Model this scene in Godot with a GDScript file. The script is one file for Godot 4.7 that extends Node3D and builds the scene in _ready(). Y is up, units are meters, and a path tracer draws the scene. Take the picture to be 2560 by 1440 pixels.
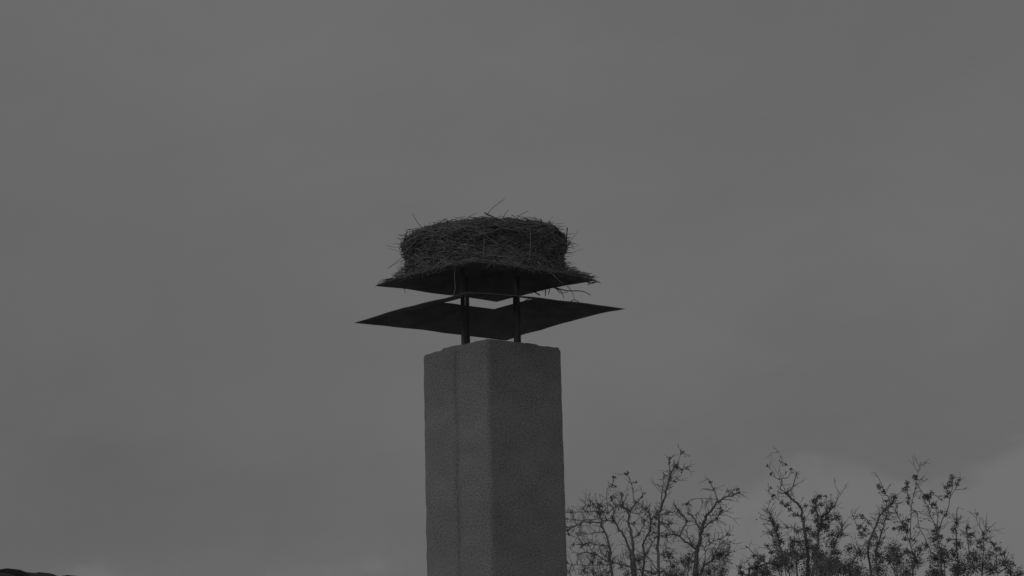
extends Node3D
# A chimney with a two-tiered sheet-metal hood and a large stick nest, at dusk under an even grey sky.

const LOOSE_TWIGS := [
	[0.003, -0.029, 0.381, 0.45, -0.008, 0.416, 0.467, 0.047, 0.471, 0.483, 0.127, 0.525, 0.5],
	[0.003, 0.103, 0.36, 0.5, 0.124, 0.408, 0.5, 0.157, 0.446, 0.5],
	[0.003, 0.205, 0.381, 0.45, 0.244, 0.422, 0.425, 0.301, 0.454, 0.4],
	[0.003, -0.489, 0.389, 0.2, -0.518, 0.411, 0.217, -0.549, 0.46, 0.233, -0.563, 0.493, 0.25],
	[0.006, -0.52, 0.366, 0.1, -0.578, 0.35, 0.125, -0.661, 0.319, 0.15],
	[0.003, -0.551, 0.244, 0.1, -0.625, 0.19, 0.133, -0.668, 0.163, 0.167, -0.756, 0.085, 0.2],
	[0.004, 0.503, 0.275, 0.1, 0.562, 0.267, 0.117, 0.601, 0.266, 0.133, 0.629, 0.228, 0.15],
	[0.002, 0.592, 0.264, 0.13, 0.617, 0.287, 0.12, 0.655, 0.334, 0.11, 0.675, 0.376, 0.1],
	[0.004, 0.513, 0.125, 0.1, 0.573, 0.117, 0.1, 0.612, 0.11, 0.1],
	[0.004, 0.491, 0.371, 0.1, 0.534, 0.324, 0.1, 0.579, 0.298, 0.1],
	[0.002, -0.204, 0.356, 0.5, -0.13, 0.402, 0.5, -0.08, 0.422, 0.5],
	[0.006, 0.45, 0.03, -0.38, 0.504, 0.008, -0.335, 0.589, -0.025, -0.29, 0.701, -0.039, -0.245, 0.763, -0.08, -0.2],
	[0.005, 0.444, 0.043, -0.38, 0.505, 0.005, -0.353, 0.544, -0.023, -0.327, 0.563, -0.082, -0.3],
	[0.004, 0.51, 0.001, -0.33, 0.533, -0.039, -0.29, 0.593, -0.042, -0.25],
	[0.006, 0.426, 0.051, -0.42, 0.425, 0.005, -0.41, 0.42, -0.044, -0.4],
	[0.005, 0.457, 0.047, -0.4, 0.453, 0.002, -0.4, 0.445, -0.032, -0.4],
	[0.003, 0.589, 0.006, -0.27, 0.619, -0.032, -0.255, 0.641, -0.101, -0.24],
	[0.006, 0.693, 0.002, 0, 0.762, -0.025, 0, 0.792, -0.019, 0, 0.826, -0.017, 0],
	[0.004, 0.737, -0.036, 0, 0.798, -0.015, 0.025, 0.832, -0.039, 0.05],
	[0.003, -0.668, 0.059, -0.2, -0.662, 0.006, -0.2, -0.657, -0.028, -0.2],
	[0.002, -0.641, 0.277, 0.1, -0.702, 0.269, 0.1, -0.777, 0.284, 0.1],
	[0.004, -0.611, 0.323, 0.1, -0.659, 0.284, 0.1, -0.678, 0.247, 0.1],
	[0.004, 0.527, 0.078, 0.1, 0.587, 0.071, 0.1, 0.646, 0.032, 0.1],
	[0.004, -0.628, 0.139, 0.1, -0.658, 0.103, 0.1, -0.719, 0.049, 0.1],
]
const PALE_STRAWS := [
	[0.004, -0.449, 0.249, 0.42, -0.454, 0.129, 0.42, -0.451, -0.02, 0.42],
	[0.004, -0.036, 0.315, 0.61, -0.03, 0.196, 0.61, -0.038, 0.079, 0.61, -0.031, 0.014, 0.61],
	[0.004, 0.305, 0.28, 0.53, 0.305, 0.175, 0.53, 0.293, 0.057, 0.53],
	[0.004, -0.235, 0.04, 0.61, -0.248, -0.063, 0.61, -0.244, -0.151, 0.61, -0.26, -0.214, 0.61],
	[0.004, -0.35, 0.224, 0.55, -0.264, 0.141, 0.55, -0.164, 0.094, 0.55],
	[0.004, -0.126, 0.014, 0.62, -0.076, 0.03, 0.62, -0.028, 0.029, 0.62],
]
const FALLEN := [
	[0.005, -0.467, 0.096, 0, -0.361, 0.104, 0.125, -0.246, 0.118, 0.25],
	[0.004, -0.503, 0.085, 0, -0.427, 0.11, 0, -0.382, 0.115, 0],
	[0.004, -0.714, 0.062, 0, -0.654, 0.082, 0, -0.578, 0.093, 0],
	[0.004, 0.594, 0.078, 0.1, 0.628, 0.093, 0.1, 0.669, 0.067, 0.1],
	[0.004, 0.251, 0.108, 0, 0.276, 0.118, 0.025, 0.306, 0.122, 0.05],
]
const TREE_A_BASE := Vector3(1.68, 0, -20.01)
# each row: base radius and tip radius in millimetres, then the limb's points in metres from the foot of the tree
const TREE_A_LIMBS := [
	[20, 6, 0, 2.3, 0, -0.25, 3.27, -0.03, -0.42, 4.27, -0.06, -0.57, 5.24, -0.08, -0.58, 5.51, -0.1, -0.59, 5.62, -0.14, -0.63, 5.76, -0.19, -0.67, 5.91, -0.22, -0.68, 6.04, -0.27, -0.67, 6.08, -0.22],
	[19, 4, 0, 2.3, 0, -0.14, 3.27, -0.13, -0.23, 4.27, -0.22, -0.31, 5.23, -0.3, -0.32, 5.46, -0.32, -0.36, 5.64, -0.37, -0.42, 5.77, -0.32, -0.49, 5.87, -0.32, -0.52, 5.94, -0.28, -0.49, 6.06, -0.29, -0.53, 6.17, -0.3],
	[26, 4, 0, 2.3, 0, -0.14, 3.27, 0.09, -0.23, 4.26, 0.15, -0.31, 5.23, 0.21, -0.33, 5.49, 0.24, -0.33, 5.66, 0.19, -0.35, 5.83, 0.15, -0.36, 5.96, 0.19, -0.38, 6.02, 0.16, -0.43, 6.07, 0.2, -0.44, 6.18, 0.19],
	[19, 4, 0, 2.3, 0, -0.02, 3.26, 0.16, -0.04, 4.26, 0.27, -0.05, 5.22, 0.36, -0.04, 5.54, 0.32, -0.02, 5.75, 0.35, -0.02, 5.89, 0.38, 0.02, 6.01, 0.33, 0.06, 6.13, 0.28, 0.1, 6.24, 0.31, 0.13, 6.35, 0.25, 0.15, 6.4, 0.25, 0.2, 6.48, 0.23, 0.25, 6.54, 0.26],
	[32, 4, 0, 2.3, 0, 0.19, 3.26, -0.05, 0.32, 4.25, -0.09, 0.43, 5.21, -0.12, 0.46, 5.39, -0.18, 0.48, 5.51, -0.23, 0.52, 5.62, -0.2, 0.53, 5.75, -0.18, 0.57, 5.85, -0.14, 0.61, 5.93, -0.1, 0.68, 6.01, -0.05, 0.75, 6.1, -0.03, 0.84, 6.14, -0.04, 0.92, 6.16, 0.02, 1, 6.2, -0],
	[15, 5, 0, 2.3, 0, -0.09, 3.27, 0.06, -0.15, 4.26, 0.11, -0.21, 5.22, 0.14, -0.18, 5.47, 0.11, -0.2, 5.55, 0.11, -0.17, 5.66, 0.13, -0.11, 5.75, 0.13, -0.09, 5.88, 0.11, -0.13, 5.98, 0.16, -0.21, 6.05, 0.1],
	[11, 3, 0, 2.3, 0, 0.22, 3.26, -0.07, 0.37, 4.25, -0.12, 0.5, 5.21, -0.16, 0.65, 5.4, -0.21, 0.7, 5.45, -0.15, 0.77, 5.46, -0.18, 0.86, 5.46, -0.17],
	[4, 3, 0.15, 6.4, 0.25, 0.14, 6.53, 0.28, 0.14, 6.61, 0.31],
	[3, 2, 0.25, 6.54, 0.26, 0.27, 6.61, 0.27, 0.3, 6.67, 0.27],
	[3, 2, 0.3, 6.67, 0.27, 0.35, 6.64, 0.26, 0.39, 6.61, 0.25],
	[4, 2, 0.61, 5.93, -0.1, 0.71, 5.93, -0.14, 0.85, 5.93, -0.15],
	[4, 2, -0.63, 5.76, -0.19, -0.77, 5.76, -0.26, -0.88, 5.74, -0.26, -0.96, 5.73, -0.3],
	[6, 4, -0.09, 5.88, 0.11, -0.03, 5.93, 0.12, 0.1, 5.96, 0.16, 0.19, 5.97, 0.18],
	[5, 3, -0.58, 5.59, -0.13, -0.7, 5.6, -0.11, -0.79, 5.63, -0.06, -0.89, 5.62, -0.03, -1.03, 5.62, -0],
	[7, 8, -0.66, 5.87, -0.21, -0.79, 5.89, -0.23, -0.89, 5.89, -0.28, -0.99, 5.85, -0.32, -1.09, 5.8, -0.36],
	[9, 4, -0.37, 5.97, 0.19, -0.3, 6.04, 0.14, -0.24, 6.1, 0.13, -0.19, 6.16, 0.13],
	[3, 2, -0.86, 5.75, -0.26, -0.92, 5.76, -0.26, -0.93, 5.79, -0.28],
	[11, 5, 0.48, 5.51, -0.23, 0.41, 5.59, -0.28, 0.32, 5.65, -0.3, 0.26, 5.71, -0.32, 0.16, 5.71, -0.33, 0.06, 5.7, -0.38],
	[6, 3, -0.33, 5.66, 0.19, -0.25, 5.72, 0.23, -0.19, 5.82, 0.26, -0.17, 5.88, 0.26],
	[5, 3, -0.02, 5.83, 0.37, 0.06, 5.82, 0.4, 0.12, 5.74, 0.45, 0.19, 5.69, 0.45],
	[5, 3, -0.27, 6.07, 0.13, -0.29, 6.15, 0.12, -0.3, 6.25, 0.11, -0.32, 6.37, 0.09],
	[5, 3, 0.01, 5.99, 0.33, 0.03, 6.14, 0.37, 0.04, 6.3, 0.47, 0.05, 6.38, 0.51],
	[4, 3, -0.67, 5.93, -0.23, -0.82, 5.92, -0.31, -0.93, 5.92, -0.35, -1.11, 5.95, -0.38],
	[6, 5, -0.05, 5.26, 0.35, -0.13, 5.4, 0.33, -0.19, 5.47, 0.3],
	[7, 3, 0.53, 5.75, -0.18, 0.64, 5.84, -0.18, 0.72, 5.89, -0.13, 0.78, 5.99, -0.1],
	[5, 3, -0.19, 5.47, 0.3, -0.12, 5.57, 0.35, -0.07, 5.66, 0.37, -0.02, 5.7, 0.39],
	[9, 4, 0.53, 5.75, -0.18, 0.48, 5.84, -0.16, 0.43, 5.92, -0.13, 0.37, 5.97, -0.11],
	[3, 2, 0.43, 5.92, -0.13, 0.52, 5.98, -0.13, 0.56, 6.07, -0.18, 0.56, 6.11, -0.18],
	[5, 3, -0.5, 5.91, -0.3, -0.59, 5.9, -0.26, -0.67, 5.91, -0.25],
	[7, 6, 0.28, 5.69, -0.32, 0.34, 5.8, -0.37, 0.39, 5.88, -0.39, 0.34, 5.96, -0.44, 0.29, 6.03, -0.48, 0.25, 6.09, -0.51],
	[4, 3, -0.68, 6.02, -0.26, -0.81, 6.02, -0.31, -0.97, 6.02, -0.36, -1.09, 6.02, -0.36],
	[5, 2, -0.68, 6.04, -0.26, -0.75, 6.08, -0.28, -0.85, 6.1, -0.29, -0.86, 6.15, -0.3],
	[4, 2, -0.78, 6.09, -0.28, -0.86, 6.09, -0.3, -0.88, 6.04, -0.32],
	[5, 3, 0.44, 5.55, -0.26, 0.41, 5.62, -0.27, 0.38, 5.7, -0.31, 0.37, 5.77, -0.35],
	[7, 3, 0.73, 6.08, -0.03, 0.72, 6.18, -0.09, 0.7, 6.23, -0.12, 0.67, 6.31, -0.14, 0.63, 6.38, -0.17],
	[3, 2, 0.73, 6.11, -0.05, 0.62, 6.13, -0.04, 0.49, 6.13, -0.01, 0.39, 6.11, 0.03, 0.34, 6.05, 0.04],
	[4, 2, 0.22, 6.52, 0.25, 0.29, 6.46, 0.28, 0.36, 6.48, 0.31],
	[5, 4, 0.54, 5.26, -0.18, 0.51, 5.27, -0.17, 0.55, 5.38, -0.1, 0.56, 5.51, -0.06, 0.52, 5.57, -0.03],
	[6, 3, -0.57, 5.39, -0.09, -0.55, 5.38, -0.1, -0.73, 5.37, -0.18, -0.95, 5.38, -0.26, -1.11, 5.4, -0.32],
	[8, 3, -0.55, 5.38, -0.1, -0.67, 5.44, -0.08, -0.77, 5.5, -0.05, -0.88, 5.52, -0.01, -0.99, 5.49, 0],
	[5, 3, -0.49, 6.07, -0.29, -0.47, 6.08, -0.28, -0.58, 6, -0.28, -0.67, 6.01, -0.26],
	[3, 2, -0.58, 6, -0.28, -0.59, 6.19, -0.26, -0.58, 6.28, -0.21, -0.51, 6.32, -0.21],
	[3, 2, 0.13, 5.71, -0.34, 0.13, 5.68, -0.33, 0.11, 5.54, -0.29, 0.08, 5.45, -0.27],
	[5, 3, -0.43, 6.07, 0.2, -0.45, 6.05, 0.2, -0.31, 5.97, 0.14, -0.18, 5.97, 0.1],
	[10, 4, -0.06, 5.28, 0.35, -0.09, 5.26, 0.36, -0.42, 5.34, 0.44, -0.58, 5.39, 0.47, -0.73, 5.51, 0.57],
	[4, 2, 0.7, 5.45, -0.15, 0.69, 5.49, -0.16, 0.77, 5.59, -0.21, 0.86, 5.64, -0.24],
	[5, 5, 0.47, 5.52, -0.23, 0.41, 5.45, -0.21, 0.36, 5.35, -0.19],
	[4, 3, 0.54, 5.54, -0.05, 0.62, 5.59, -0.07, 0.69, 5.63, -0.09, 0.78, 5.65, -0.12, 0.85, 5.71, -0.16],
	[3, 2, 0.58, 5.32, -0.19, 0.67, 5.25, -0.16, 0.68, 5.33, -0.12, 0.81, 5.34, -0.08],
	[5, 3, -0.51, 6.32, -0.21, -0.51, 6.37, -0.21, -0.49, 6.43, -0.21],
	[5, 3, -0.32, 6.37, 0.09, -0.34, 6.4, 0.08, -0.37, 6.44, 0.08],
	[5, 3, -0.37, 6.43, 0.08, -0.36, 6.44, 0.08, -0.35, 6.45, 0.08],
	[5, 3, -0.51, 6.32, -0.21, -0.49, 6.32, -0.21, -0.48, 6.31, -0.21],
	[5, 3, 0.13, 6.35, 0.25, 0.16, 6.33, 0.25, 0.2, 6.32, 0.25],
	[5, 3, 0.88, 6.15, -0.01, 0.87, 6.18, -0.02, 0.87, 6.21, -0.02],
	[5, 3, 0.99, 6.19, 0, 0.99, 6.21, 0, 0.98, 6.23, 0],
	[5, 3, 0.69, 6.24, -0.12, 0.71, 6.25, -0.12, 0.72, 6.25, -0.12],
	[5, 3, 0.53, 5.71, -0.19, 0.56, 5.71, -0.19, 0.6, 5.7, -0.18],
	[5, 3, 0.36, 5.35, -0.19, 0.32, 5.36, -0.18, 0.28, 5.39, -0.17],
	[5, 3, 0.39, 5.41, -0.2, 0.4, 5.4, -0.2, 0.42, 5.39, -0.21],
	[5, 3, -0.89, 5.37, -0.24, -0.89, 5.34, -0.24, -0.9, 5.31, -0.24],
	[5, 3, 0.62, 5.29, -0.18, 0.6, 5.27, -0.17, 0.59, 5.25, -0.17],
	[5, 3, 0.33, 5.36, -0.18, 0.32, 5.31, -0.18, 0.29, 5.24, -0.17],
	[5, 3, -0.05, 5.26, 0.35, -0.01, 5.27, 0.34, 0.02, 5.27, 0.33],
	[5, 3, 0.07, 5.81, 0.41, 0.09, 5.82, 0.4, 0.11, 5.83, 0.39],
	[5, 3, -0.91, 5.62, -0.02, -0.91, 5.61, -0.03, -0.91, 5.6, -0.03],
	[5, 3, -1.09, 5.8, -0.36, -1.07, 5.77, -0.37, -1.06, 5.75, -0.37],
	[5, 3, -0.35, 5.85, 0.16, -0.32, 5.84, 0.16, -0.3, 5.85, 0.15],
	[5, 3, 0, 5.96, 0.35, -0.01, 5.96, 0.36, -0.03, 5.96, 0.36],
	[5, 3, -0.79, 5.37, -0.2, -0.79, 5.39, -0.21, -0.8, 5.41, -0.21],
	[5, 3, -0.09, 5.84, 0.11, -0.07, 5.84, 0.12, -0.05, 5.84, 0.12],
	[5, 3, -1.04, 5.39, -0.3, -1.05, 5.35, -0.3, -1.07, 5.3, -0.3],
	[5, 3, -0.57, 5.27, -0.08, -0.6, 5.28, -0.08, -0.62, 5.28, -0.09],
	[5, 3, -0.31, 5.27, -0.3, -0.35, 5.26, -0.3, -0.38, 5.25, -0.3],
	[5, 3, 0.02, 5.27, 0.33, 0.05, 5.24, 0.33, 0.08, 5.22, 0.33],
	[5, 3, -0.31, 6.32, 0.1, -0.28, 6.33, 0.1, -0.25, 6.34, 0.1],
	[5, 3, -0.44, 6.18, 0.19, -0.44, 6.19, 0.19, -0.44, 6.21, 0.19],
	[5, 3, -0.19, 6.16, 0.13, -0.18, 6.18, 0.13, -0.16, 6.2, 0.13],
	[5, 3, -0.79, 6.09, -0.29, -0.79, 6.12, -0.28, -0.79, 6.15, -0.28],
	[5, 3, -0.53, 6.17, -0.3, -0.53, 6.18, -0.3, -0.53, 6.19, -0.3],
]
# leaf tufts: x, y, z, radius
const TREE_A_TUFTS := [
	[-0.49, 6.43, -0.21, 0.015], [-0.5, 6.43, -0.21, 0.009], [-0.37, 6.44, 0.08, 0.016], [-0.35, 6.45, 0.08, 0.009], [-0.53, 6.32, -0.2, 0.016], [-0.48, 6.31, -0.21, 0.015],
	[-0.53, 6.15, -0.3, 0.017], [-0.75, 6.11, -0.29, 0.025], [-0.68, 6.09, -0.21, 0.025], [-0.81, 6.09, -0.29, 0.021], [-0.7, 5.99, -0.24, 0.039], [-0.65, 6.02, -0.25, 0.025],
	[-0.58, 6, -0.29, 0.021], [-0.8, 5.9, -0.24, 0.023], [-0.52, 5.9, -0.31, 0.025], [-0.38, 6.01, 0.15, 0.030], [-0.24, 6.09, 0.13, 0.025], [-0.19, 6.16, 0.13, 0.009],
	[-0.15, 6.02, 0.12, 0.025], [-0.25, 5.71, 0.23, 0.023], [-0.04, 5.91, 0.12, 0.027], [0.23, 6.49, 0.27, 0.048], [0.23, 6.51, 0.23, 0.029], [0.14, 6.59, 0.31, 0.018],
	[0.14, 6.54, 0.29, 0.010], [0.3, 6.66, 0.27, 0.019], [0.34, 6.47, 0.32, 0.023], [0.29, 6.45, 0.28, 0.021], [0.14, 6.38, 0.25, 0.023], [0.05, 6.37, 0.51, 0.016],
	[0.14, 6.45, 0.25, 0.016], [0.2, 6.32, 0.25, 0.011], [0.3, 6.01, -0.45, 0.048], [0.33, 5.96, -0.46, 0.032], [0.1, 5.96, 0.15, 0.025], [0.36, 6.06, 0.05, 0.021],
	[0.75, 6.08, -0.02, 0.027], [0.91, 6.17, 0.02, 0.018], [0.87, 6.21, -0.02, 0.016], [0.98, 6.23, 0, 0.010], [0.67, 6.33, -0.15, 0.016], [0.72, 6.25, -0.12, 0.009],
	[0.53, 5.75, -0.19, 0.030], [0.6, 5.7, -0.18, 0.025], [0.66, 5.85, -0.16, 0.016], [0.73, 5.89, -0.13, 0.023], [0.78, 5.99, -0.1, 0.023], [0.71, 5.44, -0.16, 0.039],
	[0.76, 5.46, -0.17, 0.018], [0.28, 5.39, -0.17, 0.051], [0.42, 5.39, -0.21, 0.023], [-0.78, 5.48, -0.06, 0.053], [-0.7, 5.4, -0.16, 0.069], [-0.9, 5.31, -0.24, 0.069],
	[-0.59, 5.51, -0.1, 0.021], [-0.48, 5.33, 0.42, 0.041], [0.59, 5.25, -0.17, 0.057], [0.46, 5.23, -0.11, 0.046], [0.29, 5.24, -0.17, 0.046], [0.02, 5.27, 0.33, 0.046],
	[-0.19, 5.22, 0.16, 0.046], [0.11, 5.83, 0.39, 0.034], [0.12, 5.72, -0.34, 0.025], [0.85, 5.7, -0.16, 0.016], [-0.43, 6.17, 0.19, 0.009], [-1.03, 5.61, -0, 0.016],
	[-0.85, 5.62, -0.03, 0.030], [-0.67, 5.61, -0.11, 0.014], [-0.91, 5.6, -0.03, 0.023], [-1.06, 5.75, -0.37, 0.011], [-0.19, 5.86, 0.27, 0.023], [-0.3, 5.85, 0.15, 0.018],
	[-0.53, 5.94, -0.29, 0.016], [-0.03, 5.96, 0.36, 0.018], [-0.8, 5.41, -0.21, 0.046], [-0.05, 5.84, 0.12, 0.021], [0.39, 5.88, -0.38, 0.021], [-1.07, 5.3, -0.3, 0.034],
	[-0.62, 5.28, -0.09, 0.046], [-0.38, 5.25, -0.3, 0.046], [0.08, 5.22, 0.33, 0.057], [-0.25, 6.34, 0.1, 0.008], [-0.44, 6.21, 0.19, 0.009], [-0.16, 6.2, 0.13, 0.011],
	[-0.79, 6.15, -0.28, 0.011], [-0.53, 6.19, -0.3, 0.010],
]
const TREE_B_BASE := Vector3(3.51, 0, -20.85)
# each row: base radius and tip radius in millimetres, then the limb's points in metres from the foot of the tree
const TREE_B_LIMBS := [
	[24, 7, 0, 2.3, 0, 0.03, 3.25, 0.02, 0.05, 4.23, 0.03, 0.07, 5.19, 0.04, 0.08, 5.46, 0.04, 0.06, 5.74, 0.07, 0.04, 5.89, 0.04, 0.04, 6, 0.03, -0.02, 6.09, 0.08, -0.11, 6.16, 0.11, -0.17, 6.22, 0.13],
	[21, 4, 0, 2.3, 0, 0.05, 3.25, 0.05, 0.09, 4.23, 0.08, 0.12, 5.18, 0.11, 0.2, 5.57, 0.08, 0.24, 5.77, 0.07, 0.28, 5.89, 0.12, 0.37, 5.97, 0.1, 0.41, 6.03, 0.14],
	[11, 2, 0, 2.3, 0, -0.05, 3.25, -0.1, -0.09, 4.24, -0.16, -0.12, 5.19, -0.22, -0.2, 5.48, -0.19, -0.23, 5.65, -0.24, -0.28, 5.83, -0.23, -0.36, 6.04, -0.21],
	[12, 5, 0, 2.3, 0, -0.3, 3.26, 0.1, -0.51, 4.24, 0.17, -0.68, 5.2, 0.23, -0.6, 5.28, 0.2, -0.53, 5.33, 0.26, -0.39, 5.35, 0.3, -0.21, 5.34, 0.24],
	[6, 3, 0, 2.3, 0, -0.11, 3.25, 0.03, -0.19, 4.24, 0.06, -0.26, 5.19, 0.07, -0.26, 5.35, 0.12, -0.25, 5.49, 0.06],
	[13, 3, 0, 2.3, 0, 0.16, 3.25, -0.18, 0.27, 4.23, -0.3, 0.36, 5.18, -0.4, 0.48, 5.52, -0.36, 0.58, 5.7, -0.37, 0.62, 5.82, -0.36],
	[11, 4, 0, 2.3, 0, 0.15, 3.25, -0.01, 0.25, 4.23, -0.01, 0.34, 5.18, -0.01, 0.24, 5.31, -0.03, 0.14, 5.4, -0.01],
	[5, 5, -0.17, 6.22, 0.13, -0.13, 6.22, 0.14, -0.08, 6.28, 0.16, -0.05, 6.35, 0.17, -0.03, 6.44, 0.2, -0.02, 6.46, 0.22],
	[6, 5, -0.16, 6.22, 0.13, -0.22, 6.26, 0.11, -0.2, 6.33, 0.09, -0.2, 6.38, 0.07],
	[4, 3, -0.2, 6.38, 0.07, -0.25, 6.39, 0.08, -0.28, 6.42, 0.08, -0.29, 6.47, 0.08],
	[4, 2, -0.2, 6.38, 0.07, -0.2, 6.44, 0.07, -0.22, 6.5, 0.09],
	[2, 2, -0.22, 6.5, 0.09, -0.2, 6.58, 0.06, -0.17, 6.64, 0.05, -0.18, 6.69, 0.04],
	[1, 2, -0.18, 6.69, 0.04, -0.22, 6.75, 0, -0.27, 6.81, -0.03],
	[2, 2, -0.29, 6.47, 0.08, -0.33, 6.52, 0.07, -0.37, 6.56, 0.06],
	[3, 2, -0.2, 6.38, 0.07, -0.18, 6.4, 0.07, -0.15, 6.44, 0.08, -0.12, 6.49, 0.09],
	[3, 2, -0.19, 6.39, 0.07, -0.13, 6.4, 0.04, -0.09, 6.43, 0.03, -0.07, 6.47, 0.01, -0.03, 6.47, 0.01],
	[5, 3, 0.27, 5.87, 0.11, 0.36, 5.86, 0.15, 0.45, 5.89, 0.19, 0.5, 5.92, 0.19],
	[7, 6, -0.01, 6.07, 0.07, -0.04, 6.1, 0.07, -0.11, 6.16, 0.11, -0.16, 6.22, 0.13],
	[9, 4, 0.23, 5.69, 0.07, 0.2, 5.92, 0.17, 0.18, 6.09, 0.23, 0.21, 6.16, 0.25],
	[5, 3, -0.13, 5.23, -0.22, -0.29, 5.62, -0.19, -0.33, 5.76, -0.13],
	[6, 2, 0.21, 5.85, 0.14, 0.18, 5.86, 0.13, 0.31, 5.94, 0.11, 0.43, 6.01, 0.05, 0.47, 6.08, 0.04, 0.52, 6.15, 0.01, 0.58, 6.23, -0.02],
	[5, 4, -0.45, 5.34, 0.28, -0.55, 5.39, 0.32, -0.64, 5.47, 0.38],
	[5, 3, -0.64, 5.47, 0.38, -0.68, 5.52, 0.36, -0.71, 5.55, 0.35],
	[4, 3, 0.04, 5.91, 0.04, -0.08, 5.99, 0.01, -0.17, 6.07, -0.04, -0.2, 6.12, -0.07, -0.27, 6.18, -0.07],
	[3, 2, -0.27, 6.18, -0.07, -0.32, 6.22, -0.07, -0.39, 6.27, -0.06],
	[5, 3, -0.68, 5.2, 0.23, -0.78, 5.25, 0.27, -0.82, 5.33, 0.29],
	[5, 3, 0.21, 6.16, 0.25, 0.22, 6.15, 0.26, 0.23, 6.15, 0.27],
	[5, 3, 0.19, 5.97, 0.19, 0.17, 5.97, 0.18, 0.14, 5.97, 0.18],
	[5, 3, 0.23, 5.69, 0.07, 0.19, 5.68, 0.06, 0.16, 5.69, 0.04],
	[5, 3, 0.55, 5.65, -0.37, 0.51, 5.68, -0.35, 0.47, 5.7, -0.34],
	[5, 3, 0.07, 5.62, 0.05, 0.01, 5.62, 0.06, -0.03, 5.6, 0.07],
	[5, 3, -0.03, 5.6, 0.07, -0.07, 5.61, 0.05, -0.1, 5.61, 0.03],
	[5, 3, -0.18, 5.44, -0.19, -0.14, 5.46, -0.19, -0.1, 5.47, -0.18],
	[5, 3, 0.08, 5.42, 0.04, 0.03, 5.41, 0.05, -0, 5.41, 0.06],
	[5, 3, 0.41, 5.33, -0.38, 0.47, 5.31, -0.39, 0.52, 5.3, -0.39],
	[5, 3, 0.25, 5.79, 0.07, 0.28, 5.77, 0.07, 0.31, 5.77, 0.06],
	[5, 3, -0.15, 6.05, -0.02, -0.13, 6.06, -0.02, -0.12, 6.08, -0.02],
	[5, 3, -0.05, 5.97, 0.02, -0.06, 5.96, 0.02, -0.06, 5.94, 0.02],
	[5, 3, 0.06, 5.76, 0.06, 0.08, 5.77, 0.05, 0.1, 5.76, 0.04],
	[5, 3, 0.06, 5.76, 0.06, -0, 5.76, 0.07, -0.04, 5.74, 0.08],
	[5, 3, 0.19, 6.04, 0.21, 0.22, 6.05, 0.22, 0.25, 6.05, 0.23],
	[5, 3, 0.23, 6.15, 0.27, 0.26, 6.15, 0.27, 0.31, 6.15, 0.27],
	[5, 3, -0.35, 6.24, -0.06, -0.33, 6.26, -0.06, -0.32, 6.29, -0.07],
	[5, 3, 0.03, 6.01, 0.04, 0.06, 6.03, 0.04, 0.09, 6.05, 0.03],
	[5, 3, -0.19, 6.6, 0.06, -0.15, 6.58, 0.06, -0.13, 6.57, 0.06],
	[5, 3, -0.05, 6.47, 0.01, -0.06, 6.49, 0.01, -0.06, 6.52, 0.01],
	[5, 3, -0.3, 6.48, 0.08, -0.32, 6.47, 0.08, -0.33, 6.45, 0.08],
	[5, 3, -0.25, 5.51, -0.2, -0.29, 5.51, -0.19, -0.33, 5.5, -0.18],
	[5, 3, -0.54, 5.33, 0.25, -0.55, 5.34, 0.24, -0.56, 5.36, 0.23],
	[5, 3, -0.47, 5.34, 0.27, -0.47, 5.29, 0.28, -0.46, 5.24, 0.29],
	[5, 3, -0.64, 5.25, 0.21, -0.63, 5.23, 0.21, -0.61, 5.22, 0.2],
	[5, 3, -0.1, 5.61, 0.03, -0.1, 5.58, 0.04, -0.11, 5.55, 0.05],
	[5, 3, -0.04, 5.74, 0.08, -0.09, 5.78, 0.07, -0.16, 5.79, 0.06],
	[5, 3, -0.63, 5.46, 0.37, -0.63, 5.45, 0.37, -0.64, 5.44, 0.38],
	[5, 3, -0.33, 5.5, -0.18, -0.36, 5.53, -0.18, -0.39, 5.57, -0.18],
]
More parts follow.
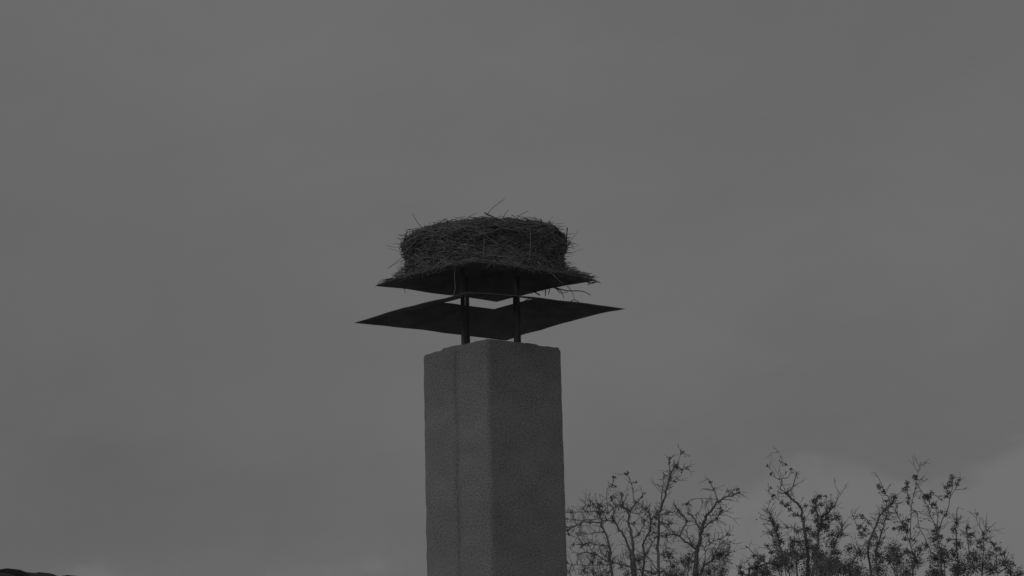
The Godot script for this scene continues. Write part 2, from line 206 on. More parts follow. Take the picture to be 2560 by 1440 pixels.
# leaf tufts: x, y, z, radius
const TREE_B_TUFTS := [
	[0.2, 6.12, 0.21, 0.048], [0.23, 6.15, 0.27, 0.022], [0.16, 6.09, 0.24, 0.034], [0.17, 6.01, 0.23, 0.054], [0.14, 5.97, 0.18, 0.036], [0.33, 5.88, 0.15, 0.072],
	[0.27, 5.8, 0.13, 0.084], [0.45, 5.88, 0.21, 0.041], [0.16, 5.69, 0.04, 0.072], [0.05, 5.89, 0.06, 0.036], [0.59, 5.7, -0.36, 0.054], [0.47, 5.7, -0.34, 0.060],
	[0.46, 5.58, -0.34, 0.084], [0.09, 5.52, 0.05, 0.108], [-0.03, 5.6, 0.07, 0.072], [-0.1, 5.61, 0.03, 0.072], [-0.1, 5.47, -0.18, 0.084], [-0, 5.41, 0.06, 0.096],
	[0.21, 5.52, 0.05, 0.072], [0.27, 5.37, -0.04, 0.108], [0.08, 5.25, -0.01, 0.108], [-0.16, 5.31, 0.28, 0.096], [0.51, 5.46, -0.32, 0.072], [0.52, 5.3, -0.39, 0.096],
	[0.2, 5.87, 0.14, 0.048], [0.31, 5.77, 0.06, 0.060], [-0.02, 5.94, 0.03, 0.019], [-0.12, 6.08, -0.02, 0.024], [-0.1, 6.01, 0.01, 0.022], [-0.06, 5.94, 0.02, 0.019],
	[0.1, 5.76, 0.04, 0.048], [0.08, 5.6, 0.08, 0.060], [-0.04, 5.74, 0.08, 0.043], [0.24, 6.15, 0.26, 0.024], [0.17, 6.1, 0.24, 0.036], [0.25, 6.05, 0.23, 0.030],
	[-0.19, 6.1, -0.04, 0.028], [-0.15, 6.06, -0.03, 0.018], [0.31, 6.15, 0.27, 0.010], [-0.28, 6.2, -0.07, 0.012], [-0.32, 6.29, -0.07, 0.011], [-0.36, 6.56, 0.06, 0.008],
	[0.09, 6.05, 0.03, 0.024], [-0.3, 6.19, -0.08, 0.012], [-0.13, 6.57, 0.06, 0.007], [-0.06, 6.52, 0.01, 0.008], [-0.33, 6.45, 0.08, 0.006], [-0.32, 5.92, -0.21, 0.024],
	[-0.28, 5.86, -0.22, 0.026], [-0.24, 5.8, -0.24, 0.048], [-0.23, 5.7, -0.22, 0.046], [-0.27, 5.62, -0.17, 0.041], [-0.19, 5.62, -0.24, 0.048], [-0.24, 5.42, 0.09, 0.084],
	[-0.54, 5.42, 0.36, 0.053], [-0.33, 5.5, -0.18, 0.034], [-0.58, 5.29, 0.2, 0.053], [-0.56, 5.36, 0.23, 0.036], [-0.8, 5.31, 0.29, 0.024], [-0.79, 5.25, 0.27, 0.026],
	[-0.46, 5.24, 0.29, 0.084], [-0.33, 5.31, 0.25, 0.072], [-0.61, 5.22, 0.2, 0.048], [-0.11, 5.55, 0.05, 0.048], [-0.16, 5.79, 0.06, 0.019], [-0.64, 5.44, 0.38, 0.019],
	[-0.39, 5.57, -0.18, 0.019], [-0.78, 5.23, 0.24, 0.036],
]
const TREE_C_BASE := Vector3(4.58, 0, -19.14)
# each row: base radius and tip radius in millimetres, then the limb's points in metres from the foot of the tree
const TREE_C_LIMBS := [
	[15, 3, 0, 2.3, 0, -0.22, 3.24, 0.05, -0.38, 4.21, 0.08, -0.51, 5.15, 0.11, -0.5, 5.4, 0.06, -0.46, 5.55, 0.04, -0.41, 5.7, 0.09, -0.36, 5.81, 0.05, -0.34, 5.88, 0.06],
	[15, 6, 0, 2.3, 0, -0.22, 3.24, -0.11, -0.38, 4.21, -0.18, -0.51, 5.15, -0.24, -0.54, 5.47, -0.19, -0.45, 5.68, -0.2, -0.39, 5.81, -0.2, -0.32, 5.91, -0.24, -0.23, 5.97, -0.23, -0.2, 6.05, -0.19],
	[10, 5, 0, 2.3, 0, -0.08, 3.24, 0.16, -0.13, 4.2, 0.28, -0.18, 5.14, 0.38, -0.13, 5.28, 0.37, -0.16, 5.39, 0.39],
	[19, 7, 0, 2.3, 0, 0.06, 3.23, 0.15, 0.1, 4.2, 0.26, 0.14, 5.13, 0.34, 0.16, 5.38, 0.36],
	[13, 7, 0, 2.3, 0, 0.21, 3.23, -0.11, 0.36, 4.2, -0.18, 0.49, 5.13, -0.25, 0.51, 5.29, -0.29],
	[10, 6, 0, 2.3, 0, 0.3, 3.23, 0.02, 0.51, 4.19, 0.03, 0.68, 5.12, 0.04, 0.7, 5.26, 0.05],
	[7, 2, 0, 2.3, 0, 0.46, 3.23, -0.06, 0.78, 4.19, -0.09, 1.06, 5.11, -0.13, 1.01, 5.24, -0.13, 0.94, 5.39, -0.07],
	[5, 2, -0.23, 5.97, -0.23, -0.27, 6.05, -0.19, -0.3, 6.09, -0.19, -0.35, 6.2, -0.13, -0.4, 6.28, -0.08, -0.44, 6.33, -0.06],
	[5, 3, 0.16, 5.38, 0.36, 0.14, 5.7, 0.24, 0.11, 5.82, 0.17, 0.1, 5.93, 0.14],
	[5, 3, -0.16, 5.37, 0.38, -0.22, 5.58, 0.43, -0.27, 5.7, 0.43, -0.32, 5.81, 0.46, -0.37, 5.89, 0.5],
	[7, 2, 0.51, 5.29, -0.29, 0.48, 5.55, -0.17, 0.49, 5.71, -0.17, 0.49, 5.78, -0.14, 0.5, 5.9, -0.1],
	[4, 2, -0.45, 5.68, -0.2, -0.54, 5.62, -0.23, -0.63, 5.69, -0.26, -0.65, 5.79, -0.3, -0.67, 5.85, -0.32],
	[5, 2, 0.69, 5.24, 0.05, 0.71, 5.45, 0.12, 0.7, 5.6, 0.19, 0.76, 5.64, 0.2],
	[3, 2, 0.14, 5.61, 0.27, 0.15, 5.72, 0.32, 0.16, 5.86, 0.36, 0.12, 5.93, 0.37],
	[4, 2, -0.2, 5.52, 0.42, -0.17, 5.73, 0.42, -0.17, 5.91, 0.5, -0.15, 6.03, 0.54, -0.13, 6.13, 0.6, -0.13, 6.19, 0.63, -0.1, 6.3, 0.66, -0.08, 6.39, 0.71],
	[4, 3, -0.13, 6.17, 0.62, -0.1, 6.1, 0.63, -0.05, 6, 0.67],
	[3, 2, -0.17, 5.88, 0.49, -0.19, 5.97, 0.49, -0.2, 6.06, 0.49, -0.22, 6.19, 0.57],
	[5, 3, 0.14, 5.61, 0.27, 0.17, 5.59, 0.26, 0.24, 5.77, 0.19, 0.31, 5.84, 0.15, 0.36, 5.97, 0.09, 0.41, 6.11, 0.05, 0.44, 6.25, 0.03],
	[3, 2, 0.38, 6.03, 0.07, 0.44, 6.12, 0.13, 0.47, 6.21, 0.14],
	[3, 4, -0.66, 5.84, -0.32, -0.55, 5.85, -0.34, -0.48, 5.77, -0.34, -0.4, 5.65, -0.37],
	[2, 2, 0.38, 6.03, 0.07, 0.35, 6.05, 0.09, 0.31, 6.02, 0.1, 0.26, 5.98, 0.11],
	[2, 4, -0.17, 5.86, 0.48, -0.11, 5.85, 0.46, -0.1, 5.75, 0.46, -0.07, 5.65, 0.41, -0.01, 5.54, 0.38, 0.06, 5.38, 0.31],
	[6, 3, 0.51, 5.29, -0.29, 0.64, 5.28, -0.31, 0.65, 5.55, -0.32, 0.65, 5.68, -0.34],
	[5, 2, 1.02, 5.21, -0.13, 0.92, 5.16, -0.18, 0.93, 5.38, -0.19, 0.91, 5.51, -0.26, 0.77, 5.71, -0.27, 0.77, 5.84, -0.3],
	[5, 3, -0.33, 6.17, -0.14, -0.35, 6.16, -0.14, -0.38, 6.16, -0.13],
	[5, 3, -0.38, 6.16, -0.13, -0.38, 6.17, -0.13, -0.39, 6.19, -0.14],
	[5, 3, -0.26, 6.02, -0.2, -0.28, 6.02, -0.2, -0.29, 6.01, -0.2],
	[5, 3, -0.17, 5.76, 0.43, -0.19, 5.76, 0.43, -0.2, 5.75, 0.43],
	[5, 3, -0.05, 6, 0.67, -0.01, 6.02, 0.68, 0.02, 6.04, 0.69],
	[5, 3, 0.42, 6.15, 0.04, 0.41, 6.15, 0.03, 0.39, 6.16, 0.03],
	[5, 3, 0.39, 6.16, 0.03, 0.37, 6.15, 0.03, 0.35, 6.13, 0.04],
	[5, 3, 0.35, 6.05, 0.09, 0.36, 6.06, 0.09, 0.36, 6.07, 0.09],
	[5, 3, -0.21, 6.09, 0.52, -0.23, 6.09, 0.51, -0.24, 6.09, 0.51],
	[5, 3, 0.65, 5.61, -0.33, 0.69, 5.61, -0.34, 0.72, 5.6, -0.35],
	[5, 3, 0.71, 5.49, 0.14, 0.68, 5.5, 0.13, 0.65, 5.5, 0.12],
	[5, 3, -0.53, 5.42, -0.2, -0.58, 5.41, -0.18, -0.65, 5.41, -0.16],
	[5, 3, -0.65, 5.41, -0.16, -0.71, 5.45, -0.17, -0.76, 5.47, -0.18],
	[5, 3, -0.17, 5.4, 0.39, -0.26, 5.38, 0.41, -0.36, 5.34, 0.43],
	[5, 3, -0.36, 5.34, 0.43, -0.38, 5.39, 0.42, -0.4, 5.44, 0.41],
	[5, 3, 0.15, 5.31, 0.36, 0.12, 5.32, 0.33, 0.1, 5.32, 0.31],
	[5, 3, 0.7, 5.36, 0.09, 0.74, 5.36, 0.08, 0.78, 5.35, 0.07],
	[5, 3, -0.67, 5.42, -0.16, -0.71, 5.36, -0.14, -0.78, 5.28, -0.11],
	[5, 3, -0.17, 5.16, 0.38, -0.22, 5.16, 0.41, -0.26, 5.18, 0.44],
	[5, 3, 1.06, 5.11, -0.13, 1.1, 5.12, -0.14, 1.17, 5.13, -0.15],
	[5, 3, -0.17, 5.4, 0.39, -0.12, 5.41, 0.39, -0.09, 5.43, 0.39],
	[5, 3, 0.48, 5.55, -0.17, 0.42, 5.54, -0.16, 0.38, 5.54, -0.16],
	[5, 3, 0.96, 5.35, -0.09, 0.98, 5.36, -0.09, 0.99, 5.37, -0.1],
	[5, 3, 1.02, 5.22, -0.13, 1.06, 5.24, -0.13, 1.09, 5.25, -0.13],
	[5, 3, 0.94, 5.39, -0.07, 0.94, 5.41, -0.07, 0.94, 5.43, -0.07],
	[5, 3, 0.16, 5.84, 0.35, 0.18, 5.84, 0.35, 0.21, 5.84, 0.35],
	[5, 3, -0.21, 5.55, 0.42, -0.24, 5.55, 0.42, -0.25, 5.55, 0.41],
	[5, 3, -0.59, 5.66, -0.25, -0.57, 5.67, -0.25, -0.55, 5.7, -0.24],
	[5, 3, -0.27, 5.7, 0.43, -0.32, 5.68, 0.43, -0.37, 5.66, 0.44],
	[5, 3, -0.2, 5.55, 0.42, -0.18, 5.54, 0.42, -0.15, 5.53, 0.43],
]
# leaf tufts: x, y, z, radius
const TREE_C_TUFTS := [
	[-0.38, 6.16, -0.13, 0.026], [-0.39, 6.19, -0.14, 0.013], [-0.32, 6.12, -0.17, 0.020], [-0.2, 6.03, -0.19, 0.039], [-0.2, 6.05, -0.19, 0.027], [-0.24, 5.96, -0.23, 0.030],
	[-0.32, 5.91, -0.23, 0.024], [-0.29, 6.01, -0.2, 0.015], [-0.25, 5.71, 0.44, 0.037], [-0.29, 5.66, 0.43, 0.039], [-0.22, 5.63, 0.44, 0.028], [-0.24, 5.68, 0.44, 0.033],
	[-0.2, 5.75, 0.43, 0.015], [-0.14, 6.22, 0.64, 0.026], [-0.14, 6.21, 0.64, 0.020], [-0.03, 5.98, 0.66, 0.041], [-0.05, 6.01, 0.67, 0.022], [0.02, 6.04, 0.69, 0.022],
	[-0.02, 6, 0.68, 0.033], [0.11, 5.92, 0.39, 0.035], [-0.07, 6, 0.67, 0.017], [0.43, 6.25, 0.03, 0.028], [0.41, 6.2, 0.04, 0.028], [0.39, 6.16, 0.03, 0.033],
	[0.45, 6.16, 0.13, 0.026], [0.47, 6.21, 0.14, 0.013], [0.35, 6.13, 0.04, 0.022], [0.33, 6.03, 0.09, 0.017], [0.36, 6.07, 0.09, 0.013], [-0.21, 6.16, 0.55, 0.022],
	[-0.21, 6.13, 0.54, 0.022], [-0.24, 6.09, 0.51, 0.028], [-0.19, 6, 0.49, 0.024], [-0.2, 5.95, 0.49, 0.017], [-0.56, 5.84, -0.35, 0.026], [-0.61, 5.72, -0.29, 0.033],
	[-0.6, 5.63, -0.24, 0.048], [-0.48, 5.76, -0.35, 0.022], [-0.47, 5.6, -0.18, 0.043], [-0.47, 5.51, 0.06, 0.054], [0.15, 5.66, 0.31, 0.048], [0.13, 5.63, 0.26, 0.033],
	[0.13, 5.54, 0.25, 0.065], [0.19, 5.57, 0.25, 0.043], [0.47, 5.66, -0.16, 0.043], [0.49, 5.72, -0.18, 0.024], [0.66, 5.68, -0.34, 0.030], [0.5, 5.74, -0.15, 0.015],
	[0.72, 5.6, -0.35, 0.033], [0.67, 5.59, -0.32, 0.028], [0.7, 5.54, 0.16, 0.039], [0.7, 5.59, 0.19, 0.020], [0.51, 5.49, -0.21, 0.065], [0.68, 5.52, -0.32, 0.043],
	[0.65, 5.5, 0.12, 0.026], [0.92, 5.49, -0.26, 0.026], [0.95, 5.42, -0.23, 0.024], [0.69, 5.43, 0.09, 0.048], [-0.01, 5.47, 0.36, 0.043], [0.15, 5.44, 0.36, 0.065],
	[-0.65, 5.41, -0.16, 0.087], [-0.76, 5.47, -0.18, 0.065], [-0.49, 5.38, 0.07, 0.087], [-0.53, 5.52, -0.22, 0.054], [-0.36, 5.34, 0.43, 0.076], [-0.4, 5.44, 0.41, 0.033],
	[-0.14, 5.3, 0.41, 0.087], [0.1, 5.32, 0.31, 0.087], [0.45, 5.37, -0.22, 0.087], [0.7, 5.36, -0.34, 0.076], [0.78, 5.35, 0.07, 0.054], [0.97, 5.26, -0.09, 0.054],
	[-0.78, 5.28, -0.11, 0.098], [-0.49, 5.22, 0.05, 0.109], [-0.26, 5.18, 0.44, 0.109], [0.09, 5.17, 0.3, 0.109], [0.54, 5.19, -0.21, 0.109], [0.88, 5.19, -0.24, 0.098],
	[1.05, 5.16, -0.1, 0.065], [1.17, 5.13, -0.15, 0.054], [-0.23, 5.41, 0.38, 0.043], [-0.09, 5.43, 0.39, 0.033], [0.38, 5.54, -0.16, 0.028], [0.19, 5.38, 0.36, 0.054],
	[0.99, 5.37, -0.1, 0.020], [1.09, 5.25, -0.13, 0.033], [0.94, 5.43, -0.07, 0.017], [0.21, 5.84, 0.35, 0.015], [0.29, 5.82, 0.17, 0.017], [-0.25, 5.55, 0.41, 0.024],
	[-0.55, 5.7, -0.24, 0.026], [-0.37, 5.66, 0.44, 0.015], [-0.15, 5.53, 0.43, 0.022],
]

const AXIS := Vector3(-0.163, 0, -12.25)      # foot of the chimney
const CHIMNEY_YAW := -0.0564
const CHIMNEY_TOP := 6.835
const CHIMNEY_HALF := 0.370

var rng := RandomNumberGenerator.new()
var mat := {}
var counts := {}

# ---------------------------------------------------------------- helpers
func numbered(called: String) -> String:
	var n: int = counts.get(called, 0)
	counts[called] = n + 1
	return called if n == 0 else "%s_%03d" % [called, n]

func tag(o: Node, label: String, category: String, group := "", kind := "") -> Node:
	o.set_meta("label", label)
	o.set_meta("category", category)
	if group != "":
		o.set_meta("group", group)
	if kind != "":
		o.set_meta("kind", kind)
	return o

func thing(called: String, label: String, category: String, at := Vector3.ZERO, turn := 0.0, group := "") -> Node3D:
	var o := Node3D.new()
	o.name = numbered(called)
	add_child(o)
	o.position = at
	o.rotation.y = turn
	tag(o, label, category, group)
	return o

func obj(called: String, mesh: Mesh, m: Material, parent: Node) -> MeshInstance3D:
	var o := MeshInstance3D.new()
	o.name = called
	o.mesh = mesh
	o.material_override = m
	parent.add_child(o, true)
	return o

func begin() -> SurfaceTool:
	var st := SurfaceTool.new()
	st.begin(Mesh.PRIMITIVE_TRIANGLES)
	return st

func finish(st: SurfaceTool) -> ArrayMesh:
	st.generate_normals()
	return st.commit()

func quad(st: SurfaceTool, a: Vector3, b: Vector3, c: Vector3, d: Vector3) -> void:
	for p in [a, b, c, a, c, d]:
		st.add_vertex(p)

func box(st: SurfaceTool, lo: Vector3, hi: Vector3) -> void:
	var p := func(x, y, z): return Vector3(hi.x if x else lo.x, hi.y if y else lo.y, hi.z if z else lo.z)
	st.set_smooth_group(-1)
	quad(st, p.call(0, 0, 1), p.call(0, 1, 1), p.call(1, 1, 1), p.call(1, 0, 1))
	quad(st, p.call(1, 0, 0), p.call(1, 1, 0), p.call(0, 1, 0), p.call(0, 0, 0))
	quad(st, p.call(0, 0, 0), p.call(0, 1, 0), p.call(0, 1, 1), p.call(0, 0, 1))
	quad(st, p.call(1, 0, 1), p.call(1, 1, 1), p.call(1, 1, 0), p.call(1, 0, 0))
	quad(st, p.call(0, 1, 1), p.call(0, 1, 0), p.call(1, 1, 0), p.call(1, 1, 1))
	quad(st, p.call(0, 0, 0), p.call(0, 0, 1), p.call(1, 0, 1), p.call(1, 0, 0))

# a tapering tube along points; the ring keeps its direction so that it does not twist
func tube(st: SurfaceTool, pts: Array, r0: float, r1: float, sides := 5, tint := Color(-1, 0, 0)) -> void:
	var rings := []
	var n := pts.size()
	var side := Vector3.ZERO
	for i in n:
		var d: Vector3 = (pts[mini(i + 1, n - 1)] - pts[maxi(i - 1, 0)])
		if d.length() < 1e-6:
			d = Vector3.UP
		d = d.normalized()
		if side == Vector3.ZERO:
			side = d.cross(Vector3(0.31, 0.2, 0.93)).normalized()
		else:
			side = (side - d * side.dot(d)).normalized()
		var up := d.cross(side)
		var r := lerpf(r0, r1, float(i) / maxf(1.0, n - 1))
		var ring := []
		for k in sides:
			var t := TAU * k / sides
			ring.append(pts[i] + (side * cos(t) + up * sin(t)) * r)
		rings.append(ring)
	st.set_smooth_group(0 if sides > 4 else -1)
	if tint.r >= 0:
		st.set_color(tint)
	for i in n - 1:
		for k in sides:
			var k2 := (k + 1) % sides
			quad(st, rings[i][k], rings[i][k2], rings[i + 1][k2], rings[i + 1][k])
	st.set_smooth_group(-1)
	for k in range(1, sides - 1):
		for p in [rings[0][0], rings[0][k + 1], rings[0][k]]:
			st.add_vertex(p)
		for p in [rings[n - 1][0], rings[n - 1][k], rings[n - 1][k + 1]]:
			st.add_vertex(p)

# the row [radius, radius, x, y, z, x, y, z ...] as points
func points(row: Array, first: int) -> Array:
	var out := []
	for i in range(first, row.size(), 3):
		out.append(Vector3(row[i], row[i + 1], row[i + 2]))
	return out

# smooth curve through points
func curve(pts: Array, steps: int) -> Array:
	var out := []
	var n := pts.size()
	for i in n - 1:
		for k in steps:
			var t := float(k) / steps
			out.append((pts[i] as Vector3).cubic_interpolate(pts[i + 1], pts[maxi(i - 1, 0)], pts[mini(i + 2, n - 1)], t))
	out.append(pts[n - 1])
	return out

# ---------------------------------------------------------------- materials (the camera sees in grey, so every colour is a grey)
func grey(v: float) -> Color:
	return Color(v, v, v).linear_to_srgb()

func mottled(size: int, seed_: int, mean: float, coarse: float, fine: float, specks: float, grain := 1.0) -> ImageTexture:
	var a := FastNoiseLite.new()
	a.seed = seed_
	a.frequency = 3.5 / size
	a.fractal_octaves = 5
	var b := FastNoiseLite.new()
	b.seed = seed_ + 1
	b.frequency = 0.16 * 512.0 / size * grain
	b.fractal_octaves = 3
	var img := a.get_seamless_image(size, size)
	var img2 := b.get_seamless_image(size, size)
	img.convert(Image.FORMAT_RGB8)
	var r := RandomNumberGenerator.new()
	r.seed = seed_
	for y in size:
		for x in size:
			var v := mean * (1.0 + coarse * (img.get_pixel(x, y).r - 0.5) * 2.0 + fine * (img2.get_pixel(x, y).r - 0.5) * 2.0)
			if r.randf() < 0.03:
				v *= 1.0 + specks * r.randf_range(-1, 1)
			img.set_pixel(x, y, grey(clampf(v, 0.005, 0.9)))
	return ImageTexture.create_from_image(img)

func bumps(size: int, seed_: int, freq: float, strength: float) -> ImageTexture:
	var a := FastNoiseLite.new()
	a.seed = seed_
	a.frequency = freq
	a.fractal_octaves = 5
	var img := a.get_seamless_image(size, size)
	img.convert(Image.FORMAT_RGBA8)
	img.bump_map_to_normal_map(strength)
	return ImageTexture.create_from_image(img)

func plain(v: float, rough := 0.9) -> StandardMaterial3D:
	var m := StandardMaterial3D.new()
	m.albedo_color = grey(v)
	m.roughness = rough
	return m

func textured(tex: Texture2D, scale: float, rough: float, normal: Texture2D = null, depth := 1.0) -> StandardMaterial3D:
	var m := StandardMaterial3D.new()
	m.albedo_texture = tex
	m.roughness = rough
	m.uv1_triplanar = true
	m.uv1_world_triplanar = true
	m.uv1_scale = Vector3.ONE * scale
	if normal:
		m.normal_enabled = true
		m.normal_texture = normal
		m.normal_scale = depth
	return m

func vertex_coloured(rough := 0.95) -> StandardMaterial3D:
	var m := StandardMaterial3D.new()
	m.vertex_color_use_as_albedo = true
	m.roughness = rough
	m.cull_mode = BaseMaterial3D.CULL_DISABLED
	return m

func make_materials() -> void:
	mat.concrete = textured(mottled(1024, 11, 0.355, 0.17, 0.62, 0.6, 0.8), 0.9, 0.95, bumps(1024, 21, 0.12, 5.0), 0.35)
	mat.sheet = textured(mottled(512, 31, 0.21, 0.35, 0.5, 0.4, 0.5), 1.1, 0.75, bumps(512, 41, 0.02, 3.0), 0.3)
	mat.iron = textured(mottled(256, 51, 0.215, 0.35, 0.25, 0.3), 2.0, 0.85)
	mat.cable = plain(0.13, 0.7)
	mat.clay = textured(mottled(256, 61, 0.05, 0.3, 0.25, 0.4), 1.4, 0.9, bumps(256, 71, 0.08, 4.0), 0.5)
	mat.render = textured(mottled(256, 81, 0.5, 0.12, 0.08, 0.1), 0.7, 0.95)
	mat.earth = textured(mottled(512, 91, 0.22, 0.35, 0.3, 0.4), 0.2, 1.0)
	mat.bark = plain(0.22, 0.95)
	mat.twig = plain(0.18, 0.95)
	mat.straw = vertex_coloured()
	mat.leaf = vertex_coloured(0.8)
	mat.leaf.backlight_enabled = true
	mat.leaf.backlight = Color(0.06, 0.06, 0.06)
	mat.pale = plain(0.4, 0.9)
	mat.core = plain(0.27, 1.0)

# ---------------------------------------------------------------- sky, light, camera
func make_view() -> void:
	var cam := Camera3D.new()
	cam.name = "camera"
	add_child(cam)
	cam.position = Vector3(0, 5, 0)
	cam.basis = Basis(Vector3.RIGHT, deg_to_rad(10.649)) * Basis(Vector3.BACK, deg_to_rad(-1.4387))
	cam.fov = 19.786
	cam.near = 0.05
	cam.far = 1500.0
	cam.current = true

	var env := Environment.new()
	env.background_mode = Environment.BG_SKY
	env.tonemap_mode = Environment.TONE_MAPPER_LINEAR
	env.tonemap_exposure = 0.4
	env.sdfgi_enabled = true
	env.ssao_enabled = true
	env.ssil_enabled = true
	var pano := PanoramaSkyMaterial.new()
	pano.panorama = ImageTexture.create_from_image(dusk_clouds())
	var sky := Sky.new()
	sky.sky_material = pano
	env.sky = sky
	var we := WorldEnvironment.new()
	we.name = "world_environment"
	we.environment = env
	add_child(we)

	var sun := DirectionalLight3D.new()
	sun.name = "sun"
	sun.light_energy = 0.17
	sun.light_angular_distance = 25.0
	sun.shadow_enabled = true
	add_child(sun)
	sun.look_at_from_position(Vector3(-6, 4.5, 7), Vector3.ZERO)

# an even layer of evening cloud, thinner and a little lighter in places
func dusk_clouds() -> Image:
	var w := 2048
	var h := 1024
	var broad := FastNoiseLite.new()
	broad.seed = 37
	broad.frequency = 1.3
	broad.fractal_octaves = 3
	var wisps := FastNoiseLite.new()
	wisps.seed = 9
	wisps.frequency = 6.0
	wisps.fractal_octaves = 5
	wisps.domain_warp_enabled = true
	wisps.domain_warp_amplitude = 0.12
	wisps.domain_warp_frequency = 3.0
	var data := PackedFloat32Array()
	data.resize(w * h * 3)
	for y in h:
		var el := PI * (0.5 - (y + 0.5) / h)
		for x in w:
			var az := TAU * (x + 0.5) / w
			var d := Vector3(cos(el) * sin(az), sin(el), -cos(el) * cos(az))
			# cloud lies in flat layers, so its noise is stretched level
			var v := 1.0 + 0.16 * broad.get_noise_3d(d.x, d.y * 1.6, d.z)
			v += 0.05 * wisps.get_noise_3d(d.x, d.y * 2.2, d.z)
			# below the ragged edge of the deck a paler layer lies along the horizon
			var brink := 0.031 + 0.095 * broad.get_noise_3d(d.x * 2.4, 0.0, d.z * 2.4) + 0.045 * wisps.get_noise_3d(d.x * 1.6, d.y * 4.0, d.z * 1.6)
			v += 0.15 * (1.0 - smoothstep(brink - 0.012, brink + 0.012, d.y)) - 0.05 * (1.0 - smoothstep(0.0, 0.07, absf(d.y - brink - 0.05)))
			v *= 0.357
			var i := (y * w + x) * 3
			data[i] = v
			data[i + 1] = v
			data[i + 2] = v
	return Image.create_from_data(w, h, false, Image.FORMAT_RGBF, data.to_byte_array())

# ---------------------------------------------------------------- the chimney
func make_chimney() -> void:
	var t := thing("chimney", "square weathered concrete chimney stack with chipped top edges, carrying the metal hood", "chimney", AXIS, CHIMNEY_YAW + PI / 4)
	var wear := FastNoiseLite.new()
	wear.seed = 3
	wear.frequency = 2.2
	wear.fractal_octaves = 4
	var rows := [0.0, 1.5, 3.0, 4.2, 4.8]
	var yy := 5.0
	while yy < CHIMNEY_TOP - 0.05:
		rows.append(yy)
		yy += 0.035
	rows.append_array([CHIMNEY_TOP - 0.05, CHIMNEY_TOP - 0.03, CHIMNEY_TOP - 0.012, CHIMNEY_TOP])
	var dirs := [Vector3(0, 0, 1), Vector3(1, 0, 0), Vector3(0, 0, -1), Vector3(-1, 0, 0)]
	var per := 30
	var rings := []
	for ri in rows.size():
		var y: float = rows[ri]
		var ring := []
		for s in 4:
			var nrm: Vector3 = dirs[s]
			var along: Vector3 = dirs[(s + 1) % 4]
			# a narrow joint, slightly wandering, runs down the left-hand face
			var joint := 0.04 + 0.05 * wear.get_noise_2d(y * 0.9, 7.0)
			for k in per:
				var u := lerpf(-1.0, 1.0, float(k) / per)
				var groove := 0.0
				if s == 3 and k >= 14 and k <= 17:
					u = joint + [-0.022, -0.010, 0.010, 0.022][k - 14]
					groove = 0.016 if (k == 15 or k == 16) and y < CHIMNEY_TOP - 0.035 else 0.0
				var p := nrm * CHIMNEY_HALF + along * (u * CHIMNEY_HALF)
				# worn, slightly rounded arrises
				var edge := 1.0 - absf(u)
				var bite := 0.006 + 0.006 * maxf(0.0, wear.get_noise_3d(s * 9.0 + 5.0, y * 2.6, 1.0 if u > 0 else -1.0))
				if edge < 0.07:
					p *= 1.0 - bite * (1.0 - edge / 0.07) / CHIMNEY_HALF
				p -= nrm * groove
				p += nrm * (0.003 * wear.get_noise_3d(p.x * 3.0, y * 3.0, p.z * 3.0))
				var yt := y
				if y > CHIMNEY_TOP - 0.06:
					yt += top_wear(s, u, wear) * smoothstep(CHIMNEY_TOP - 0.06, CHIMNEY_TOP, y)
					if ri == rows.size() - 1:
						p *= 0.985
				ring.append(Vector3(p.x, yt, p.z))
		rings.append(ring)
	var st := begin()
	st.set_smooth_group(0)
	var n := per * 4
	for i in rings.size() - 1:
		for k in n:
			var k2 := (k + 1) % n
			quad(st, rings[i][k], rings[i + 1][k], rings[i + 1][k2], rings[i][k2])
	obj("stack", finish(st), mat.concrete, t)
	# the mortar crown between the outer edge and the flue
	st = begin()
	st.set_smooth_group(-1)
	var last: Array = rings[rings.size() - 1]
	for k in n:
		var k2 := (k + 1) % n
		var a: Vector3 = last[k]
		var b: Vector3 = last[k2]
		var ai := Vector3(a.x * 0.45, CHIMNEY_TOP + 0.004, a.z * 0.45)
		var bi := Vector3(b.x * 0.45, CHIMNEY_TOP + 0.004, b.z * 0.45)
		quad(st, a, ai, bi, b)
		quad(st, ai, ai - Vector3(0, 0.9, 0), bi - Vector3(0, 0.9, 0), bi)
		for p in [Vector3(0, CHIMNEY_TOP - 0.9, 0), bi - Vector3(0, 0.9, 0), ai - Vector3(0, 0.9, 0)]:
			st.add_vertex(p)
	obj("crown", finish(st), mat.concrete, t)

# how far the top edge has crumbled below the full height; s counts the faces, u runs along a face
func top_wear(s: int, u: float, wear: FastNoiseLite) -> float:
	var v := 0.006 * wear.get_noise_2d(s * 11.0 + u * 2.0, 3.0)
	if s == 3:                       # left-hand face: broken back near its outer corner
		v -= 0.016 * smoothstep(0.36, 0.42, -u) + 0.006 * smoothstep(0.5, 1.0, -u)
	if s == 2:
		v -= 0.022 * smoothstep(0.2, 0.9, u)
	if s == 0:                       # right-hand face: a shallow step, then a lost corner
		v += 0.006 - 0.008 * smoothstep(0.36, 0.42, u) - 0.03 * smoothstep(0.93, 1.0, u)
	if s == 1:
		v -= 0.02 * smoothstep(0.9, 1.0, -u)
	return v

